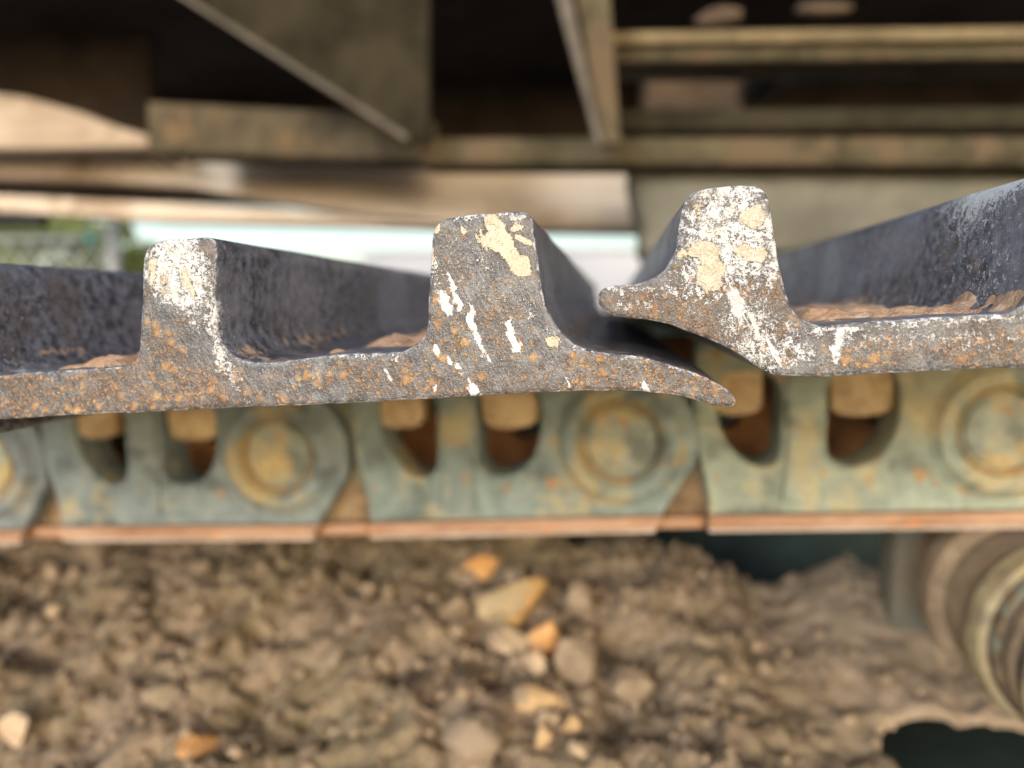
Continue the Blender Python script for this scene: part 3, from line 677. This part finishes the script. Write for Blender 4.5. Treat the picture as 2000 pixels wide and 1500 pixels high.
# ------------------------------------------------------------------ carrier roller
RC = Vector((0.2336, 0, -0.1666))
roller = empty('carrier_roller', RC)
tag(roller, 'clay-smeared carrier roller with yellow rims under the track link', 'carrier roller')
def ring(name, prof, mat): return link_mesh(name, lathe_mesh(name, prof, 96), mat, roller)
ring('end_flange', [(0.0, 0.166), (0.030, 0.167), (0.034, 0.1705), (0.046, 0.171), (0.0495, 0.1728), (0.0505, 0.176), (0.0498, 0.179), (0.043, 0.182)], M['roller_yellow'])
ring('dark_groove', [(0.0445, 0.1805), (0.0425, 0.184), (0.0428, 0.1915), (0.0445, 0.194)], M['roller_grey'])
ring('clay_band', [(0.0445, 0.1935), (0.0465, 0.1955), (0.0465, 0.2005), (0.0445, 0.203)], M['roller'])
ring('grey_groove', [(0.0447, 0.2025), (0.0435, 0.205), (0.0445, 0.2075)], M['roller_grey'])
ring('rust_band', [(0.0444, 0.207), (0.0468, 0.209), (0.0475, 0.2135), (0.047, 0.216)], M['joint'])
ring('inner_rim', [(0.0469, 0.2155), (0.0505, 0.217), (0.0515, 0.221), (0.0515, 0.230), (0.0490, 0.234), (0.0455, 0.236)], M['roller_yellow'])
ring('tread', [(0.0458, 0.2355), (0.0455, 0.246), (0.0462, 0.258), (0.0458, 0.268), (0.0490, 0.271), (0.0520, 0.274), (0.0525, 0.280), (0.0520, 0.288), (0.0470, 0.292), (0.030, 0.294), (0.028, 0.36), (0.0, 0.36)], M['roller'])
br = link_mesh('bracket', plate_mesh('bracket', [(-0.041, -0.10), (0.06, -0.10), (0.06, 0.02), (0.02, 0.038), (-0.030, 0.038), (-0.041, 0.02)], [], 0.355, 0.385, 0.004), M['olive_grey'], roller)

# ------------------------------------------------------------------ dirt lying on the track frame
def dirt_height(x, y):
    crest = 0.44
    # the heap rises away from the camera, then falls behind the crest
    t = (y - 0.16) / (crest - 0.16)
    left_top = -0.192
    right_top = -0.232
    k = 1 / (1 + math.exp(-(x - 0.085) / 0.018))
    top = left_top * (1 - k) + right_top * k
    z = -0.268 + (top + 0.268) * (max(0, min(1, t)) ** 0.8)
    if y > crest: z -= (y - crest) * 0.9 * (0.35 + k)
    # mound that leans on the roller bracket
    z += 0.034 * math.exp(-(((x - 0.185) / 0.045) ** 2 + ((y - 0.40) / 0.08) ** 2))
    # shallow furrow that runs down in the middle
    z -= 0.014 * math.exp(-(((x + 0.03 - (0.44 - y) * 0.25) / 0.03) ** 2)) * (0.3 + t)
    return z
def dirt_z(x, y):
    n = 0.016 * fbm(x * 14, y * 14, 0.5, 3)
    n += 0.0075 * (0.55 - abs(fbm(x * 42, y * 42, 2.5, 3)) * 1.6)
    n += 0.0042 * fbm(x * 110, y * 110, 4.5, 3)
    n += 0.0022 * fbm(x * 260, y * 260, 6.5, 2)
    soft = 0.45 if x > 0.10 else 1.0
    return dirt_height(x, y) + n * soft
xs = np.arange(-0.56, 0.46, 0.0032); ysd = np.arange(0.10, 0.60, 0.0032)
HOLE = (0.153, 0.236, 0.10, 0.290)        # x0, x1, y0, y1: open pocket in the track frame
dv, df, didx = [], [], {}
for j, y in enumerate(ysd):
    for i, x in enumerate(xs):
        didx[(j, i)] = len(dv); dv.append((x, y, dirt_z(x, y)))
def in_hole(x, y):
    e = 0.006 * fbm(x * 40, y * 40, 9.1, 2)
    return x > HOLE[0] + e + 0.10 * max(0, 0.215 - y) * 0 and y < HOLE[3] + e - max(0, 0.175 - x) * 0.9 and x < HOLE[1] + 0.2
for j in range(len(ysd) - 1):
    for i in range(len(xs) - 1):
        if in_hole(xs[i], ysd[j]): continue
        df.append((didx[(j, i)], didx[(j, i + 1)], didx[(j + 1, i + 1)], didx[(j + 1, i)]))
dme = mesh_from('dirt', dv, df)
bm = bmesh.new(); bm.from_mesh(dme)
bmesh.ops.delete(bm, geom=[v for v in bm.verts if not v.link_faces], context='VERTS')
# give the sheet of dirt a thick broken rim
edges = [e for e in bm.edges if e.is_boundary]
r_ = bmesh.ops.extrude_edge_only(bm, edges=edges)
for v in [g_ for g_ in r_['geom'] if isinstance(g_, bmesh.types.BMVert)]: v.co.z -= 0.007 if v.co.x > 0.13 else 0.08
bm.to_mesh(dme); bm.free(); dme.shade_smooth()
dirt = link_mesh('dirt_heap', dme, M['dirt'])
tag(dirt, 'lumpy dry brown dirt heaped under the track', None, None, 'structure')

# small crumbs: nobody could count them
def rock_verts(rs, n_cut=9, sub=2, squash=(1, 1, 1)):
    bm = bmesh.new(); bmesh.ops.create_icosphere(bm, subdivisions=sub, radius=1)
    cuts = [(Vector(rs.normal(size=3)).normalized(), rs.uniform(0.42, 0.82)) for _ in range(n_cut)]
    for v in bm.verts:
        for d, h in cuts:
            k = v.co.dot(d)
            if k > h: v.co -= d * (k - h)
        v.co *= 1 + 0.035 * rs.normal()
    for v in bm.verts: v.co = Vector((v.co.x * squash[0], v.co.y * squash[1], v.co.z * squash[2]))
    vv = [v.co.copy() for v in bm.verts]; ff = [[q.index for q in f.verts] for f in bm.faces]
    bm.free()
    return vv, ff
variants = [rock_verts(np.random.default_rng(s), 6, 1) for s in range(8)]
cv, cf = [], []
for _ in range(3800):
    x = rng.uniform(-0.5, 0.30); y = rng.uniform(0.14, 0.46)
    if in_hole(x + 0.006, y - 0.006) or in_hole(x, y): continue
    if x > 0.10 and rng.random() < 0.6: continue
    s = 0.0011 + 0.0034 * rng.random() ** 3 + (0.006 * rng.random() ** 1.5 if rng.random() < 0.09 else 0)
    z = dirt_z(x, y) + s * 0.2
    vv, ff = variants[rng.integers(8)]
    rm = Matrix.Rotation(rng.uniform(0, 6.28), 3, Vector(rng.normal(size=3)).normalized())
    b0 = len(cv)
    for v in vv: cv.append(rm @ v * s + Vector((x, y, z)))
    for f in ff: cf.append([b0 + k for k in f])
gcr = G('crumb_dirt')
cc = gcr.noise(140, 3, 0.7); 
M['crumb'] = gcr.done(gcr.mix(gcr.step(cc, 0.35, 0.7), (0.13, 0.094, 0.062), (0.42, 0.32, 0.22)), 0.95, 0, 0.15)
crumbs = link_mesh('dirt_crumbs', mesh_from('dirt_crumbs', cv, cf, False), M['crumb'])
tag(crumbs, 'small loose crumbs of earth strewn over the dirt heap', 'dirt crumbs', None, 'stuff')

def stone(x, y, sx, sy, sz, mat, label, seed, rot=(0, 0, 0), sink=0.62):
    vv, ff = rock_verts(np.random.default_rng(seed), 10, 3, (sx, sy, sz))
    me = mesh_from('stone', vv, ff, True, 28)
    o = link_mesh('stone', me, M[mat], None, (x, y, dirt_height(x, y) + sz * (1 - sink)), rot)
    tag(o, label, 'stone', 'stones on the dirt heap')
    return o

# (x, y on the heap, half sizes, material, label)
STONES = [
    (-0.101, 0.381, 0.020, 0.013, 0.012, 'stone_orange', 'bright orange stone just below the rail, uppermost of the ochre stones', 11, (0.2, 0.1, 0.3)),
    (-0.0667, 0.334, 0.034, 0.022, 0.019, 'stone_ochre', 'largest ochre stone with an angular ridge', 12, (0.3, -0.2, 0.4)),
    (-0.040, 0.302, 0.014, 0.012, 0.017, 'stone_orange', 'rusty orange stone standing between the ochre block and the tan slab', 13, (0.1, 0.4, 0.2)),
    (-0.064, 0.297, 0.018, 0.010, 0.009, 'stone_pale', 'pale wedge stone lying under the ochre block', 14, (0.0, 0.3, -0.2)),
    (-0.0452, 0.2785, 0.011, 0.009, 0.010, 'stone_pale', 'whitish rounded stone touching the rusty orange one', 15, (0, 0, 0)),
    (-0.0435, 0.2537, 0.022, 0.012, 0.010, 'stone_tan', 'flat tan slab stone with a notched top', 16, (0.1, 0.12, 0.1)),
    (-0.022, 0.351, 0.013, 0.012, 0.018, 'stone_grey', 'grey upright stone beside the largest ochre stone', 17, (0, 0, 0.5)),
    (-0.0185, 0.285, 0.016, 0.014, 0.021, 'stone_grey', 'tall grey stone beside the whitish rounded stone', 18, (0.1, 0, 0.2)),
    (0.0101, 0.2805, 0.018, 0.014, 0.011, 'stone_grey', 'broad grey stone standing apart on the bare slope', 19, (0, 0.1, 0)),
    (-0.0343, 0.2367, 0.008, 0.006, 0.0065, 'stone_pale', 'small pale stone below the tan slab', 20, (0, 0, 0)),
    (-0.0209, 0.2353, 0.006, 0.006, 0.007, 'stone_tan', 'small tan pebble next to the small pale stone', 21, (0, 0, 0)),
    (0.0671, 0.2536, 0.011, 0.008, 0.006, 'stone_tan', 'lone tan pebble on the slope towards the roller', 22, (0, 0, 0)),
    (-0.3433, 0.1993, 0.012, 0.010, 0.013, 'stone_pale', 'cream coloured stone on the bare dirt far from the roller', 23, (0, 0.3, 0)),
    (-0.2304, 0.2011, 0.012, 0.010, 0.010, 'stone_orange', 'single orange stone among grey clods', 24, (0, 0.2, 0.4)),
    (-0.0704, 0.2206, 0.022, 0.018, 0.014, 'stone_grey', 'big rounded grey clod below the tan slab', 25, (0, 0, 0.3)),
    (-0.0342, 0.3934, 0.008, 0.007, 0.008, 'stone_grey', 'small grey pebble in the shade of the rail', 26, (0, 0, 0)),
    (-0.074, 0.372, 0.007, 0.006, 0.007, 'stone_pale', 'small pinkish pebble beside the bright orange stone', 27, (0, 0, 0)),
    (-0.2735, 0.2317, 0.017, 0.013, 0.013, 'stone_grey', 'grey clod above the single orange stone', 28, (0, 0, 0)),
    (-0.036, 0.2245, 0.006, 0.005, 0.009, 'stone_tan', 'slim tan pebble on end beside the big grey clod', 29, (0, 0.4, 0)),
    (-0.0158, 0.2203, 0.0065, 0.006, 0.006, 'stone_pale', 'pinkish pebble at the foot of the slope', 30, (0, 0, 0)),
]
for s in STONES: stone(*s)

# ------------------------------------------------------------------ track frame that carries the dirt and the roller
tf = empty('crawler_undercarriage', (0, 0.4, GZ))
tag(tf, 'dark green track frame under the dirt heap and roller', 'track frame')
def tf_box(name, x0, x1, y0, y1, z0, z1, mat, bev=0.008):
    return link_mesh(name, box_mesh(name, x1 - x0, y1 - y0, z1 - z0, bev), mat, tf, ((x0 + x1) / 2, (y0 + y1) / 2 - 0.4, (z0 + z1) / 2 - GZ))
tf_box('frame_box', -1.6, 1.6, 0.13, 0.60, -0.75, -0.335, M['frame_dark'])
tf_box('inner_wall', -1.6, 1.6, 0.61, 0.64, -0.75, -0.10, M['frame_dark'])
tf_box('foot', -1.4, 1.4, 0.2, 0.55, GZ, -0.752, M['frame_dark'])

# ------------------------------------------------------------------ upper machine frame behind the track
M['tan_lip'] = simple_noise_material('pale_tan_lip', (0.13, 0.10, 0.055), (0.24, 0.185, 0.105), 14, None, 0, 0.5, 0.004)  # lighter tan for the band along the beam's top
M['mudbeam3'] = simple_noise_material('dusty_fairing', (0.33, 0.255, 0.19), (0.50, 0.41, 0.325), 9, (0.25, 0.20, 0.13), 0.35, 0.6, 0.006, 0.9, (0.4, 1, 1.4))
M['brown_olive'] = simple_noise_material('mud_stained_olive', (0.055, 0.044, 0.028), (0.12, 0.094, 0.058), 14, (0.19, 0.115, 0.055), 0.2, 0.6, 0.006)
M['olive_dark'] = simple_noise_material('shadowed_olive_paint', (0.018, 0.015, 0.010), (0.044, 0.037, 0.023), 8, None, 0, 0.4, 0.004, 0.9, None, 0.08)  # darker copy of the olive, with the frame's shade in its colour
uf = empty('machine_frame', (0, 1.5, GZ))
tag(uf, 'olive and dark brown underside of the machine frame behind the track', 'machine frame')
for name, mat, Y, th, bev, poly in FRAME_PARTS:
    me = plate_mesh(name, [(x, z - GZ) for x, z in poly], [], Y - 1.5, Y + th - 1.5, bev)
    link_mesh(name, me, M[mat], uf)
link_mesh('shade_plate', box_mesh('shade_plate', 6.0, 1.9, 0.03, 0.004), M['dark'], uf, (0.2, 0.22, 0.72 - GZ))  # unseen plate overhead, added to keep light off the frame below
link_mesh('hydraulic_drum', lathe_mesh('hydraulic_drum', [(0.0, 1.3 - 1.5), (0.028, 1.302 - 1.5), (0.03, 1.31 - 1.5), (0.03, 1.5 - 1.5)]), M['rubber'], uf, (0.295, 0, 0.452 - GZ))
link_mesh('hose', tube_mesh('hose', [(0.32, -0.1, 0.475 - GZ), (0.6, -0.1, 0.462 - GZ), (0.85, -0.1, 0.455 - GZ), (1.2, -0.1, 0.46 - GZ)], 0.03, 12), M['rubber'], uf)
link_mesh('pipe_end', tube_mesh('pipe_end', [(-1.6, -0.08, 0.196 - GZ), (-1.34, -0.08, 0.196 - GZ), (-1.315, -0.08, 0.196 - GZ)], 0.016, 12), M['rubber'], uf)

for k, (hx, hz, hr) in enumerate(((0.05, 0.53, 0.012), (0.05, 0.50, 0.014))):
    link_mesh('hydraulic_line', tube_mesh('hydraulic_line', [(hx, 0.1, hz - GZ), (0.3, 0.1, hz - 0.01 - GZ), (0.6, 0.08, hz + 0.015 - GZ), (1.3, 0.1, hz - GZ)], hr, 10), M['rubber'], uf)
for k in range(2):                                  # dried clods caught on the beams
    vv, ff = rock_verts(np.random.default_rng(60 + k), 8, 2, (0.05, 0.03, 0.014))
    link_mesh('mud_lump', mesh_from('mud_lump', vv, ff), M['brown'], uf, ((0.17, 0.33, 0.62)[k], 1.16 - 1.5, 0.478 - GZ + (0, 0.004, -0.065)[k]))

# ------------------------------------------------------------------ what shows through the gap: fence, bushes, pale wall
wall_m = simple_noise_material('pale_concrete', (0.36, 0.375, 0.42), (0.43, 0.445, 0.49), 0.6, None, 0, 0.3, 0.01)
wallo = empty('boundary_wall', (0, 14.0, GZ))
tag(wallo, 'pale concrete boundary wall seen through the gap behind the shoes', 'wall')
for k in range(6):
    link_mesh('wall_panel', box_mesh('wall_panel', 1.98, 0.15, 1.92, 0.02), wall_m, wallo, (-3.9 + k * 2.0, 0, 0.96))
link_mesh('coping', box_mesh('coping', 12.1, 0.24, 0.08, 0.015), wall_m, wallo, (1.1, 0, 1.962))

galv = simple_noise_material('galvanised_wire', (0.72, 0.73, 0.75), (0.85, 0.86, 0.88), 30, None, 0, 0.1, 0.001, 0.35, None, 0.6)
fence = empty('chain_link_fence', (-2.43, 3.2, GZ))
tag(fence, 'silvery chain link fence in front of green bushes', 'fence')
FX0, FX1, FTOP = -4.6, -2.45, 0.33
for px in (-4.6, -3.5, -2.43):
    link_mesh('post', tube_mesh('post', [(px + 2.43, 0, 0), (px + 2.43, 0, FTOP + 0.07 - GZ)], 0.028, 16), galv, fence)
for pz in (FTOP, -0.2):
    link_mesh('rail_pipe', tube_mesh('rail_pipe', [(FX0 + 2.43, 0, pz - GZ), (FX1 + 2.43, 0, pz - GZ)], 0.012, 10), galv, fence)
fv, ff_ = [], []
mesh_h = 1.20; pitch = 0.11
for sgn in (1, -1):
    x = FX0 - mesh_h
    while x < FX1 + mesh_h:
        a = Vector((x, 0.004 * sgn, FTOP - mesh_h)); b = Vector((x + sgn * mesh_h * 0.8, 0.004 * sgn, FTOP))
        ts = [0.0, 1.0]
        dx = b.x - a.x
        lo, hi = 0.0, 1.0
        for lim in (FX0, FX1):
            t = (lim - a.x) / dx
            if dx > 0:
                if lim == FX0: lo = max(lo, t)
                else: hi = min(hi, t)
            else:
                if lim == FX1: lo = max(lo, t)
                else: hi = min(hi, t)
        if hi > lo:
            p, q = a.lerp(b, lo), a.lerp(b, hi)
            d = (q - p).normalized(); u = Vector((0, 1, 0)); w = d.cross(u)
            b0 = len(fv)
            for e in (p, q):
                for s1, s2 in ((1, 0), (0, 1), (-1, 0), (0, -1)):
                    fv.append(e + u * 0.006 * s1 + w * 0.006 * s2 + Vector((2.43, 0, -GZ)))
            for k in range(4): ff_.append((b0 + k, b0 + (k + 1) % 4, b0 + 4 + (k + 1) % 4, b0 + 4 + k))
        x += pitch
fm = link_mesh('wire_mesh', mesh_from('wire_mesh', fv, ff_), galv, fence)
fm['kind'] = 'stuff'
teal = simple_noise_material('teal_plastic', (0.05, 0.42, 0.36), (0.07, 0.50, 0.42), 20, None, 0, 0.1, 0.001, 0.5)
link_mesh('insulator', lathe_mesh('insulator', [(0.0, -0.03), (0.022, -0.025), (0.03, 0.0), (0.022, 0.025), (0.0, 0.03)], 24), teal, fence, (-2.50 + 2.43, -0.06, 0.315 - GZ))

leaf_g = G('bush_leaves')
ln = leaf_g.noise(3, 3, 0.6)
leaf_m = leaf_g.done(leaf_g.mix(leaf_g.step(ln, 0.35, 0.65), (0.15, 0.19, 0.06), (0.27, 0.32, 0.12)), 0.6, 0, 0.3)
bark_m = simple_noise_material('bush_bark', (0.10, 0.075, 0.05), (0.18, 0.14, 0.10), 20)
def bush(x, y, h, rad, seed, label):
    rs = np.random.default_rng(seed)
    o = empty('bush', (x, y, GZ)); tag(o, label, 'bush', 'bushes beyond the fence')
    sv, sf = [], []
    stems = []
    for k in range(5):
        a = rs.uniform(0, 6.28); l = rad * rs.uniform(0.4, 0.8)
        stems.append([(0, 0, 0), (0.3 * l * math.cos(a), 0.3 * l * math.sin(a), h * 0.35), (l * math.cos(a), l * math.sin(a), h * rs.uniform(0.6, 0.85))])
    t = tube_mesh('trunk', stems[0], 0.03, 6)
    link_mesh('trunk', t, bark_m, o)
    for s in stems[1:]: link_mesh('branch', tube_mesh('branch', s, 0.02, 6), bark_m, o)
    lv, lf = [], []
    clumps = [(Vector((rs.normal() * rad * 0.45, rs.normal() * rad * 0.45, h * rs.uniform(0.25, 0.92))), rad * rs.uniform(0.22, 0.42)) for _ in range(16)]
    for c, r_ in clumps:
        for _ in range(130):
            d = Vector(rs.normal(size=3)).normalized() * r_ * rs.random() ** 0.4
            p = c + d
            if p.z < 0.05: continue
            n = Vector(rs.normal(size=3)).normalized(); u = n.orthogonal().normalized(); w = n.cross(u)
            s = 0.05 + 0.05 * rs.random()
            b0 = len(lv)
            lv += [p - u * s, p + w * s * 0.45, p + u * s, p - w * s * 0.45]
            lf.append((b0, b0 + 1, b0 + 2, b0 + 3))
    link_mesh('crown', mesh_from('crown', lv, lf, False), leaf_m, o)
bush(-7.6, 9.0, 2.4, 1.1, 1, 'tall green bush behind the densest part of the fence mesh')
bush(-8.9, 9.6, 2.6, 1.0, 2, 'round green bush between two fence posts')
bush(-6.55, 9.2, 2.15, 0.55, 3, 'green bush just past the end post of the fence')
bush(-10.2, 9.8, 2.8, 1.2, 4, 'dark green bush at the far end of the fence')

# ------------------------------------------------------------------ the machine's other crawler, seen through the gap under the lip
fc = empty('far_crawler', (-1.2, 2.3, GZ))
tag(fc, 'dark crawler track on the far side of the machine, glimpsed under the blunt lip', 'crawler')
small = [tuple(p / 1000) for p in PROFILE[::14]]
fme = plate_mesh('far_shoe', small, [], 0.0, 0.6, 0.001)
for k in range(16):
    link_mesh('far_shoe', fme, M['bushing'], fc, (-0.6 + k * 0.199, -0.3, -0.03 - GZ))
link_mesh('far_chain', box_mesh('far_chain', 3.3, 0.2, 0.11, 0.01), M['frame_dark'], fc, (0.85, 0, -0.09 - GZ))
link_mesh('far_frame', box_mesh('far_frame', 3.2, 0.46, 0.75, 0.02), M['frame_dark'], fc, (0.85, 0, 0.38))
link_mesh('far_lower_run', box_mesh('far_lower_run', 3.4, 0.6, 0.04, 0.01), M['bushing'], fc, (0.85, 0, 0.02))
